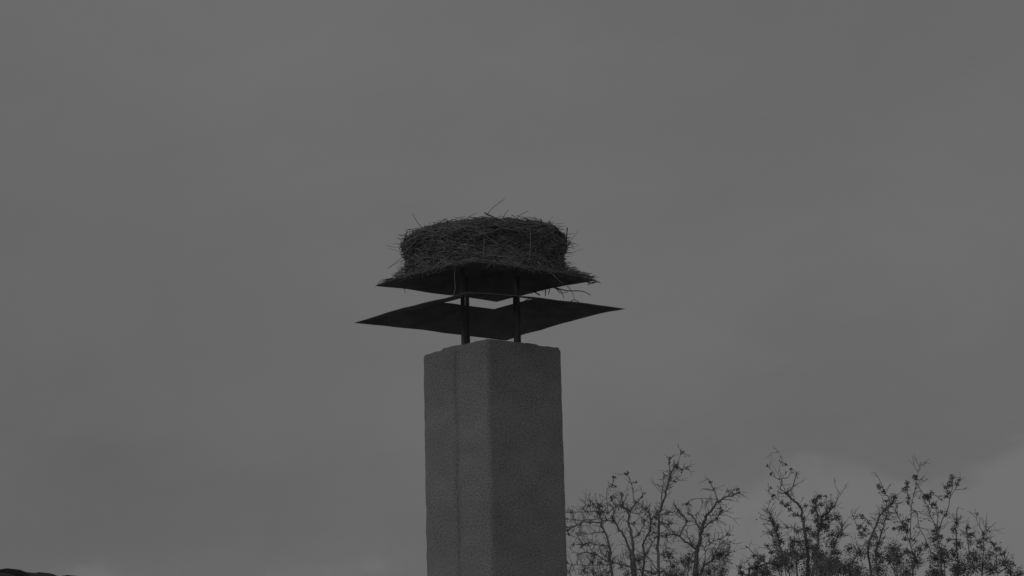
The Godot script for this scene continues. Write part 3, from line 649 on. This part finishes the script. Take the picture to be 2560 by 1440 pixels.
# ---------------------------------------------------------------- the metal hood
# a sheet-metal pyramid cut off at the top: corners at half-width a, top edge at half-width b and height h
func hood_mesh(a: float, b: float, h: float, closed: bool, seed_: int, bow: Array, sag: float) -> ArrayMesh:
	var dents := FastNoiseLite.new()
	dents.seed = seed_
	dents.frequency = 1.6
	dents.fractal_octaves = 3
	var st := begin()
	st.set_smooth_group(-1)
	var dirs := [Vector3(0, 0, 1), Vector3(1, 0, 0), Vector3(0, 0, -1), Vector3(-1, 0, 0)]
	var nu := 16
	var nv := 6
	var at := func(s: int, i: int, j: int, down: float) -> Vector3:
		var u := lerpf(-1.0, 1.0, float(i) / nu)
		var v := float(j) / nv
		var half := lerpf(a, b, v)
		var p: Vector3 = dirs[s] * half + dirs[(s + 1) % 4] * (u * half)
		# the free edges bow up a little between the corners, and the sheet is dented
		var free := 1.0 - v
		p.y = h * v + sag * p.x * p.z / (a * a) + bow[s] * (1.0 - u * u) * free + 0.008 * dents.get_noise_2d(p.x, p.z)
		p.y -= down
		return p
	var th := 0.003
	for s in 4:
		for i in nu:
			for j in nv:
				quad(st, at.call(s, i, j, 0), at.call(s, i, j + 1, 0), at.call(s, i + 1, j + 1, 0), at.call(s, i + 1, j, 0))
				quad(st, at.call(s, i, j, th), at.call(s, i + 1, j, th), at.call(s, i + 1, j + 1, th), at.call(s, i, j + 1, th))
			quad(st, at.call(s, i, 0, th), at.call(s, i, 0, 0), at.call(s, i + 1, 0, 0), at.call(s, i + 1, 0, th))
			quad(st, at.call(s, i, nv, 0), at.call(s, i, nv, th), at.call(s, i + 1, nv, th), at.call(s, i + 1, nv, 0))
			if closed:
				for d in [0.0, th]:
					for p in [at.call(s, i, nv, d), Vector3(0, h - d, 0), at.call(s, i + 1, nv, d)]:
						st.add_vertex(p)
	return finish(st)

func make_hood() -> void:
	var t := thing("chimney_hood", "dark two-tiered sheet-metal hood on iron posts standing on the chimney", "chimney hood", AXIS + Vector3(0, CHIMNEY_TOP, 0))
	# in the hood's own frame, from the top of the chimney
	var low := obj("hood", hood_mesh(0.727, 0.242, 0.124, false, 5, [0.014, 0.018, 0.004, 0.010], 0.009), mat.sheet, t)
	low.position = Vector3(-0.020, 0.2514, 0)
	low.basis = tilted(-0.12, 0.0129, 0.0045)
	low.set_meta("label", "wide open-centred lower tier of dark sheet metal")
	var up := obj("hood", hood_mesh(0.594, 0.17, 0.106, true, 6, [0.018, 0.012, 0.004, 0.018], 0.0), mat.sheet, t)
	up.position = Vector3(-0.037, 0.513, 0)
	up.basis = tilted(-0.0893, -0.007, -0.019)
	up.set_meta("label", "smaller upper tier of dark sheet metal under the nest")
	for k in 4:
		var ang := CHIMNEY_YAW + PI / 4 + k * PI / 2
		var foot := Vector3(sin(ang), 0, cos(ang)) * 0.275
		var st := begin()
		tube(st, [foot + Vector3(0, -0.02, 0), foot + Vector3(0, 0.595, 0)], 0.018, 0.016, 8)
		obj("post", finish(st), mat.iron, t)

func tilted(yaw: float, rise_z: float, rise_x: float) -> Basis:
	var b := Basis(Vector3.UP, yaw + PI / 4)
	return Basis(Vector3(1, rise_x, 0), Vector3(0, 1, 0), Vector3(0, rise_z, 1)) * b

# ---------------------------------------------------------------- the nest
func nest_radius(h: float, ang: float, n: FastNoiseLite) -> float:
	# h from 0 at the sheet to 1 at the rim: drawn in at the waist, wider at the rim
	var r := 0.575 + 0.03 * pow(maxf(0.0, 1.0 - h * 3.0), 2.0) - 0.012 * sin(PI * clampf(h * 1.3, 0, 1)) + 0.032 * smoothstep(0.4, 0.75, h)
	r -= 0.06 * smoothstep(0.88, 1.0, h)
	return r + 0.04 * n.get_noise_3d(cos(ang) * 1.3, h * 0.8, sin(ang) * 1.3) + 0.03 * n.get_noise_3d(cos(ang) * 4.0 + 20.0, h * 3.0, sin(ang) * 4.0)

func make_nest() -> void:
	var t := thing("stick_nest", "large round bird's nest of tangled sticks and straw on the upper metal sheet", "nest", AXIS + Vector3(0, 7.35, 0))
	var n := FastNoiseLite.new()
	n.seed = 12
	n.frequency = 1.0
	var mid := Vector3(-0.04, 0, 0)
	var yaw_up := Basis(Vector3.UP, 0.0893 - PI / 4)
	var floor_y := func(x: float, z: float) -> float:
		# top of the upper sheet under a point of the nest
		var q: Vector3 = yaw_up * Vector3(x + 0.037, 0, z)
		var e := maxf(absf(q.x), absf(q.z))
		return 0.106 * clampf((0.594 - e) / 0.424, 0.0, 1.0) - 0.019 * x - 0.007 * z + 0.006
	# keep what lies low on the nest inside the edges of the sheet
	var on_sheet := func(p: Vector3, reach: float) -> Vector3:
		var q: Vector3 = yaw_up * Vector3(p.x + 0.037, 0, p.z)
		var e := maxf(absf(q.x), absf(q.z))
		if e <= reach:
			return p
		return Vector3((p.x + 0.037) * reach / e - 0.037, p.y, p.z * reach / e)
	var rim := func(ang: float) -> float:
		return 0.362 + 0.015 * n.get_noise_2d(cos(ang) * 1.5, sin(ang) * 1.5 + 9.0) + 0.018 * sin(ang + 0.5) + 0.014 * n.get_noise_2d(cos(ang) * 5.0, sin(ang) * 5.0)
	# the packed earth and rotted litter inside
	var st := begin()
	st.set_smooth_group(-1)
	var seg := 48
	var lev := 9
	var g := []
	for j in lev + 1:
		var row := []
		for i in seg:
			var ang := TAU * i / seg
			var h := float(j) / lev
			var rr := nest_radius(h, ang, n) - 0.035 - 0.015 * n.get_noise_3d(ang * 5.0, h * 9.0, 2.0)
			var x := mid.x + sin(ang) * rr
			var z := cos(ang) * rr
			var f: float = floor_y.call(x, z)
			row.append(on_sheet.call(Vector3(x, lerpf(f + 0.004, rim.call(ang) - 0.015, h), z), 0.57 + 0.12 * smoothstep(0.0, 0.5, h)))
		g.append(row)
	for j in lev:
		for i in seg:
			var i2 := (i + 1) % seg
			quad(st, g[j][i], g[j + 1][i], g[j + 1][i2], g[j][i2])
	for i in seg:
		var i2 := (i + 1) % seg
		for p in [g[lev][i], mid + Vector3(0, 0.27, 0), g[lev][i2]]:
			st.add_vertex(p)
	obj("litter", finish(st), mat.core, t)
	# countless straws and fine twigs wound round it
	st = begin()
	for k in 7000:
		var ang := rng.randf() * TAU
		var h := rng.randf()
		var out := rng.randf_range(-0.03, 0.012)
		var length := rng.randf_range(0.06, 0.30)
		var lean := rng.randfn(0.0, lerpf(0.65, 0.16, smoothstep(0.6, 0.95, h)))
		var pts := []
		for q in 4:
			var s := (q / 3.0 - 0.5) * length
			var a2 := ang + s * cos(lean) / 0.58
			var h2 := h + s * sin(lean) / 0.34
			var rr := nest_radius(clampf(h2, 0, 1), a2, n) + out + absf(s) * rng.randf_range(0.0, 0.16)
			var x := mid.x + sin(a2) * rr
			var z := cos(a2) * rr
			var f: float = floor_y.call(x, z)
			var w := Vector3(x, maxf(f + 0.003, lerpf(f, rim.call(a2), h2)), z)
			pts.append(on_sheet.call(w, 0.58 + 0.12 * smoothstep(0.0, 0.5, h2)))
		var v := rng.randf_range(0.15, 0.38)
		if rng.randf() < 0.10:
			v = rng.randf_range(0.45, 0.6)
		tube(st, pts, rng.randf_range(0.0016, 0.0034), 0.0012, 3, Color(v, v, v))
	# straws lying across the rim and poking out of it
	for k in 2200:
		var ang := rng.randf() * TAU
		var rr := sqrt(rng.randf_range(0.1, 1.0)) * 0.57
		var p := mid + Vector3(sin(ang) * rr, rim.call(ang) - 0.02 - 0.05 * (1.0 - rr / 0.57) + rng.randf_range(-0.02, 0.015), cos(ang) * rr)
		var a2 := ang + PI / 2 + rng.randfn(0.0, 0.6)
		var d := Vector3(sin(a2), rng.randfn(0.0, 0.10), cos(a2)) * rng.randf_range(0.04, 0.16)
		var v := rng.randf_range(0.14, 0.36)
		tube(st, [p - d, p + Vector3(0, rng.randf_range(-0.006, 0.012), 0), p + d], rng.randf_range(0.0016, 0.003), 0.0012, 3, Color(v, v, v))
	# bristles that stand off the sides
	for k in 1500:
		var ang := rng.randf() * TAU
		var h := pow(rng.randf(), 0.8)
		var rr := nest_radius(h, ang, n) - 0.03
		var radial := Vector3(sin(ang), 0, cos(ang))
		var p := mid + radial * rr
		p = on_sheet.call(p, 0.57 + 0.12 * smoothstep(0.0, 0.5, h))
		p.y = lerpf(floor_y.call(p.x, p.z) + 0.004, rim.call(ang) - 0.01, h)
		var d := (radial + Vector3(cos(ang), 0, -sin(ang)) * rng.randfn(0.0, 0.9) + Vector3(0, rng.randfn(-0.05, 0.35), 0)).normalized()
		var l := rng.randf_range(0.03, 0.09) * (1.0 if rng.randf() < 0.78 else rng.randf_range(1.4, 2.5))
		var v := rng.randf_range(0.14, 0.36)
		tube(st, [p, p + d * l * 0.6, p + d * l + Vector3(0, rng.randfn(-0.004, 0.01), 0)], rng.randf_range(0.0014, 0.003), 0.001, 3, Color(v, v, v))
	# straw that has slid down over the corners of the sheet
	for k in 700:
		var c: int = [0, 1, 1, 1, 2, 3][k % 6]
		var ang := -0.0893 + c * PI / 2 + rng.randfn(0.0, 0.16)
		var rr := lerpf(0.56, [0.66, 0.83, 0.6, 0.67][c], pow(rng.randf(), 1.6))
		var p := mid + Vector3(sin(ang) * rr, 0, cos(ang) * rr)
		p = on_sheet.call(p, 0.585)
		p.y = floor_y.call(p.x, p.z) + 0.006 + rng.randf() * 0.09 * (0.85 - rr) / 0.3
		var a2 := rng.randf() * TAU
		var d := Vector3(sin(a2), rng.randfn(0.0, 0.06), cos(a2)) * rng.randf_range(0.02, 0.06)
		var v := rng.randf_range(0.14, 0.36)
		tube(st, [p - d, p, p + d], 0.0024, 0.0012, 3, Color(v, v, v))
	# and straw that droops over its near edges
	for k in 520:
		var c := -0.0893 + (PI / 4 if k % 2 == 0 else -PI / 4)
		var along := rng.randf_range(-0.5, 0.55)
		var nrm := Vector3(sin(c), 0, cos(c))
		var tan := Vector3(cos(c), 0, -sin(c))
		var p := Vector3(-0.037, 0, 0) + nrm * rng.randf_range(0.55, 0.6) + tan * along
		p.y = floor_y.call(p.x, p.z) + rng.randf_range(0.0, 0.02)
		var d := tan * rng.randfn(0.0, 0.05) + nrm * rng.randf_range(-0.01, 0.02)
		var l := rng.randf_range(0.01, 0.06) * rng.randf()
		var v := rng.randf_range(0.14, 0.36)
		tube(st, [p - nrm * 0.04 - d, p + nrm * 0.01, p + nrm * 0.015 + d - Vector3(0, l, 0)], 0.0022, 0.001, 3, Color(v, v, v))
	var straw := obj("straw", finish(st), mat.straw, t)
	straw.set_meta("kind", "stuff")
	# the stouter sticks, each a piece of its own: a few shapes laid in many places
	var shapes := []
	for k in 8:
		var s2 := begin()
		var l := rng.randf_range(0.26, 0.44)
		var pts := []
		for q in 6:
			var x := (q / 5.0 - 0.5) * l
			pts.append(Vector3(x, rng.randfn(0, 0.004), -x * x * 0.75 + rng.randfn(0, 0.004)))
		tube(s2, pts, rng.randf_range(0.004, 0.0065), 0.0025, 5)
		if k % 2 == 0:
			tube(s2, [pts[3], pts[3] + Vector3(0.03, 0.012, 0.012), pts[3] + Vector3(0.07, 0.02, 0.03)], 0.003, 0.0015, 4)
		shapes.append(finish(s2))
	for k in 250:
		var ang := rng.randf() * TAU
		var h := rng.randf_range(0.15, 0.82)
		var rr := nest_radius(h, ang, n) + rng.randf_range(-0.012, 0.008)
		var p := mid + Vector3(sin(ang) * rr, 0, cos(ang) * rr)
		p = on_sheet.call(p, 0.56 + 0.12 * smoothstep(0.0, 0.5, h))
		p.y = lerpf(floor_y.call(p.x, p.z) + 0.008, rim.call(ang), h)
		var o := obj("stick", shapes[k % 8], mat.twig, t)
		o.basis = Basis(Vector3.UP, ang) * Basis(Vector3.BACK, rng.randfn(0.0, 0.28)) * Basis(Vector3.UP, rng.randfn(0.0, 0.12))
		o.basis = o.basis.scaled(Vector3.ONE * rng.randf_range(0.6, 1.2))
		o.position = p
	for row in LOOSE_TWIGS:
		var s3 := begin()
		tube(s3, curve(points(row, 1), 3), row[0], row[0] * 0.5, 5)
		obj("twig", finish(s3), mat.bark, t)
	for row in PALE_STRAWS:
		var s4 := begin()
		tube(s4, curve(points(row, 1), 4), row[0] * 0.5, row[0] * 0.35, 4)
		var o := obj("straw_strand", finish(s4), mat.pale, t)
		o.set_meta("label", "pale strand hanging down the nest")

# sticks that have dropped from the nest onto the lower sheet
func make_fallen_twigs() -> void:
	var labels := [
		"long thin twig lying along the lower metal sheet up to a post",
		"short twig lying beside the long twig on the lower metal sheet",
		"straight twig lying well out from the posts on the lower metal sheet",
		"crooked twig on the lower metal sheet under the sticks hanging from the nest",
		"tiny twig caught at the rim of the opening in the lower metal sheet"]
	for i in FALLEN.size():
		var row: Array = FALLEN[i]
		var st := begin()
		tube(st, curve(points(row, 1), 3), row[0], row[0] * 0.6, 5)
		var o := obj(numbered("fallen_twig"), finish(st), mat.twig, self)
		o.position = AXIS + Vector3(0, 7.09, 0)
		tag(o, labels[i], "twig", "fallen twigs on the lower sheet")

# ---------------------------------------------------------------- trees
func make_tree(called: String, label: String, base: Vector3, limbs: Array, tufts: Array, twiggy: float, leafy: float, seed_: int, spread: float) -> void:
	var t := thing(called, label, "tree", base, 0.0)
	rng.seed = seed_
	var st := begin()
	tube(st, curve([Vector3(0.05, -0.05, 0.02), Vector3(0.02, 0.5, 0.0), Vector3(-0.03, 1.2, 0.02), Vector3(0.0, 2.35, 0.0)], 4), 0.14, 0.075, 9)
	obj("trunk", finish(st), mat.bark, t)
	var tw := begin()
	var lf := begin()
	for row in limbs:
		var pts := points(row, 2)
		var r0: float = row[0] / 1000.0
		var r1: float = row[1] / 1000.0
		var from_trunk: bool = pts[0].y < 2.5
		var cv := curve(pts, 3)
		# knotty growth
		for i in range(1, cv.size() - 1):
			cv[i] += Vector3(rng.randfn(0, 1), rng.randfn(0, 1), rng.randfn(0, 1)) * minf(0.006, r0 * 0.5)
		st = begin()
		tube(st, cv, r0 * 1.2, r1 * 1.25, 6)
		obj("limb" if from_trunk else "branch", finish(st), mat.bark, t)
		# spurs and side twigs
		var length := 0.0
		for i in cv.size() - 1:
			length += (cv[i + 1] - cv[i]).length()
		var many := int(length * twiggy)
		if from_trunk:
			many = int(many * 0.8)
		if cv[cv.size() - 1].y > 6.05:
			many = int(many * 0.4)
		for k in many:
			var f := pow(rng.randf(), 0.75) * (cv.size() - 1)
			var i := mini(int(f), cv.size() - 2)
			var p: Vector3 = cv[i].lerp(cv[i + 1], f - i)
			var d: Vector3 = (cv[i + 1] - cv[i]).normalized()
			var side := d.cross(Vector3(rng.randfn(0, 1), rng.randfn(0, 1), rng.randfn(0, 1))).normalized()
			var go := (side + d * rng.randf_range(0.1, 0.9) + Vector3(0, 0.25, 0)).normalized()
			spray(tw, lf, p, go, rng.randf_range(0.025, 0.2), leafy)
	for c in tufts:
		tuft(tw, lf, Vector3(c[0], c[1], c[2]), c[3], leafy)
	# the crowded lower part of the crown
	for k in 30:
		var x := rng.randf_range(-1.0, 1.0) * spread
		var p := Vector3(x, rng.randf_range(5.0, 5.5 - 0.2 * absf(x) / spread), rng.randf_range(-0.4, 0.4))
		var q := Vector3(x * 0.8, p.y - rng.randf_range(0.3, 0.6), p.z * 0.7)
		st = begin()
		tube(st, curve([q, q.lerp(p, 0.5) + Vector3(rng.randfn(0, 0.03), 0, 0), p], 3), 0.008, 0.004, 5)
		obj("branch", finish(st), mat.bark, t)
		tuft(tw, lf, p, rng.randf_range(0.05, 0.12), leafy * 0.8)
	# the crown goes on below what can be seen from here
	for k in 26:
		var a := rng.randf() * TAU
		var p := Vector3(sin(a) * rng.randf_range(0.2, 1.0), rng.randf_range(3.6, 5.1), cos(a) * rng.randf_range(0.1, 0.7))
		tuft(tw, lf, p, rng.randf_range(0.1, 0.22), leafy)
		st = begin()
		tube(st, curve([Vector3(0, p.y - 1.0, 0) + Vector3(p.x, 0, p.z) * 0.25, p * Vector3(0.6, 1, 0.6) - Vector3(0, 0.4, 0), p], 3), 0.012, 0.004, 5)
		obj("branch", finish(st), mat.bark, t)
	obj("twigs", finish(tw), mat.bark, t).set_meta("kind", "stuff")
	obj("crown", finish(lf), mat.leaf, t).set_meta("kind", "stuff")

func spray(tw: SurfaceTool, lf: SurfaceTool, p: Vector3, go: Vector3, l: float, leafy: float) -> void:
	var q := p + go * l * 0.5 + Vector3(rng.randfn(0, 1), rng.randfn(0, 1), rng.randfn(0, 1)) * l * 0.08
	var e := p + go * l + Vector3(0, rng.randfn(0.0, 0.12) * l, 0)
	tube(tw, [p, q, e], 0.0036, 0.0016, 3)
	if l > 0.06:
		var g2 := (go + Vector3(rng.randfn(0, 1), rng.randfn(0, 1), rng.randfn(0, 1)) * 0.7).normalized()
		tube(tw, [q, q + g2 * l * 0.5], 0.0024, 0.0014, 3)
		if rng.randf() < leafy:
			leaf(lf, q + g2 * l * 0.5, g2)
	for k in 2:
		if rng.randf() < leafy:
			leaf(lf, p.lerp(e, rng.randf_range(0.4, 1.0)), go)

func tuft(tw: SurfaceTool, lf: SurfaceTool, c: Vector3, r: float, leafy: float) -> void:
	var many := int(clampf(22.0 + 28000.0 * r * r, 22, 800) * (0.25 + 1.7 * leafy))
	for k in int(6 + r * 150):
		var d := Vector3(rng.randfn(0, 1), rng.randfn(0.3, 1), rng.randfn(0, 1)).normalized()
		tube(tw, [c - d * r * 0.3, c + d * r * rng.randf_range(0.5, 1.3)], 0.003, 0.001, 3)
	for k in many:
		var d := Vector3(rng.randfn(0, 1), rng.randfn(0, 1), rng.randfn(0, 1)).normalized()
		var p := c + d * r * pow(rng.randf(), 0.55) * Vector3(1, 0.95, 1)
		leaf(lf, p, d)

func leaf(lf: SurfaceTool, p: Vector3, d: Vector3) -> void:
	var l := rng.randf_range(0.011, 0.029)
	var a := (d + Vector3(rng.randfn(0, 1), rng.randfn(0, 1) - 0.2, rng.randfn(0, 1)) * 0.8).normalized()
	var w := a.cross(Vector3(rng.randfn(0, 1), rng.randfn(0, 1), rng.randfn(0, 1))).normalized() * l * rng.randf_range(0.25, 0.4)
	var up := a.cross(w).normalized() * l * 0.12
	var v := rng.randf_range(0.18, 0.36)
	lf.set_color(Color(v, v, v))
	lf.set_smooth_group(-1)
	for q in [p, p + a * l * 0.5 + w + up, p + a * l, p, p + a * l, p + a * l * 0.5 - w + up]:
		lf.add_vertex(q)

# ---------------------------------------------------------------- the house whose ridge shows in the corner
func make_house() -> void:
	var ridge := Vector3(-1.54, 5.0, 0)
	var z0 := -2.4
	var z1 := -11.2
	var t := thing("house", "dark tiled house roof with half-round ridge tiles showing in the corner below the sky", "house", Vector3(ridge.x, 0, (z0 + z1) / 2))
	var hz := (z0 - z1) / 2
	var st := begin()
	box(st, Vector3(-3.5, 0, -hz + 0.25), Vector3(3.5, 2.55, hz - 0.25))
	# gables
	for s in [-1.0, 1.0]:
		var z: float = s * (hz - 0.25)
		for p in [Vector3(-3.5, 2.55, z), Vector3(0, 4.85, z), Vector3(3.5, 2.55, z)]:
			st.add_vertex(p)
	obj("wall", finish(st), mat.render, t)
	# the roof: courses of wavy tiles, each lapping over the one below
	for s in [-1.0, 1.0]:
		st = begin()
		st.set_smooth_group(-1)
		var courses := 15
		var cols := 40
		var sub := 6
		for c in courses:
			var d0 := 0.06 + c * 4.1 / courses
			var d1 := 0.06 + (c + 1.15) * 4.1 / courses
			for k in cols * sub:
				var za := -hz + 2.0 * hz * k / (cols * sub)
				var zb := -hz + 2.0 * hz * (k + 1) / (cols * sub)
				var wa := 0.022 * sin(TAU * k / sub)
				var wb := 0.022 * sin(TAU * (k + 1) / sub)
				var ya := 4.98 - d0 * 0.66
				var yb := 4.98 - d1 * 0.66 + 0.035
				var p := [Vector3(s * d0, ya + wa, za), Vector3(s * d1, yb + wa, za), Vector3(s * d1, yb + wb, zb), Vector3(s * d0, ya + wb, zb)]
				quad(st, p[0], p[1], p[2], p[3])
				quad(st, p[1], p[1] - Vector3(0, 0.018, 0), p[2] - Vector3(0, 0.018, 0), p[2])
		obj("roof_slope", finish(st), mat.clay, t)
	# ridge tiles: half-round, each with a raised collar at its near end
	var r := 0.115
	var prof := [[0.0, r + 0.011], [0.03, r + 0.010], [0.04, r + 0.003], [0.2, r + 0.002], [0.4, r - 0.001]]
	st = begin()
	st.set_smooth_group(0)
	for i in prof.size() - 1:
		for k in 12:
			var a0 := PI * k / 12
			var a1 := PI * (k + 1) / 12
			var f := func(a: float, q: Array) -> Vector3: return Vector3(cos(a) * q[1], sin(a) * q[1], -q[0])
			quad(st, f.call(a0, prof[i]), f.call(a0, prof[i + 1]), f.call(a1, prof[i + 1]), f.call(a1, prof[i]))
	st.set_smooth_group(-1)
	for k in 12:
		var a0 := PI * k / 12
		var a1 := PI * (k + 1) / 12
		for e in [prof[0], prof[4]]:
			var ro: float = e[1]
			quad(st, Vector3(cos(a0) * ro, sin(a0) * ro, -e[0]), Vector3(cos(a1) * ro, sin(a1) * ro, -e[0]), Vector3(cos(a1) * (ro - 0.018), sin(a1) * (ro - 0.018), -e[0]), Vector3(cos(a0) * (ro - 0.018), sin(a0) * (ro - 0.018), -e[0]))
	var tile := finish(st)
	rng.seed = 77
	for k in 24:
		var o := obj("ridge_tile", tile, mat.clay, t)
		o.position = Vector3(rng.randfn(0, 0.003), 4.9985 - 0.0025 * (k - 6) + rng.randfn(0, 0.0012), -5.0 + 6.8 - 0.365 * (k - 6))
		o.rotation = Vector3(rng.randfn(0, 0.006), rng.randfn(0, 0.01), 0)

func make_ground() -> void:
	var st := begin()
	st.set_smooth_group(-1)
	var e := 600.0
	quad(st, Vector3(-e, 0, e), Vector3(-e, 0, -e), Vector3(e, 0, -e), Vector3(e, 0, e))
	var o := obj("ground", finish(st), mat.earth, self)
	o.set_meta("kind", "structure")
	o.set_meta("label", "dark ground far below the roofs")

func _ready() -> void:
	make_view()
	rng.seed = 1
	make_materials()
	make_ground()
	make_house()
	make_chimney()
	make_hood()
	rng.seed = 2
	make_nest()
	make_fallen_twigs()
	make_tree("bare_tree", "sparse tree with many thin crooked bare stems beside the chimney", TREE_A_BASE, TREE_A_LIMBS, TREE_A_TUFTS, 60.0, 0.22, 5, 1.0)
	make_tree("leafy_tree", "leafy tree with one long bare forked branch reaching above its crown", TREE_B_BASE, TREE_B_LIMBS, TREE_B_TUFTS, 44.0, 0.42, 6, 0.75)
	make_tree("tufted_tree", "tree with leaf tufts on long upright shoots above a dense low crown", TREE_C_BASE, TREE_C_LIMBS, TREE_C_TUFTS, 34.0, 0.42, 7, 1.15)
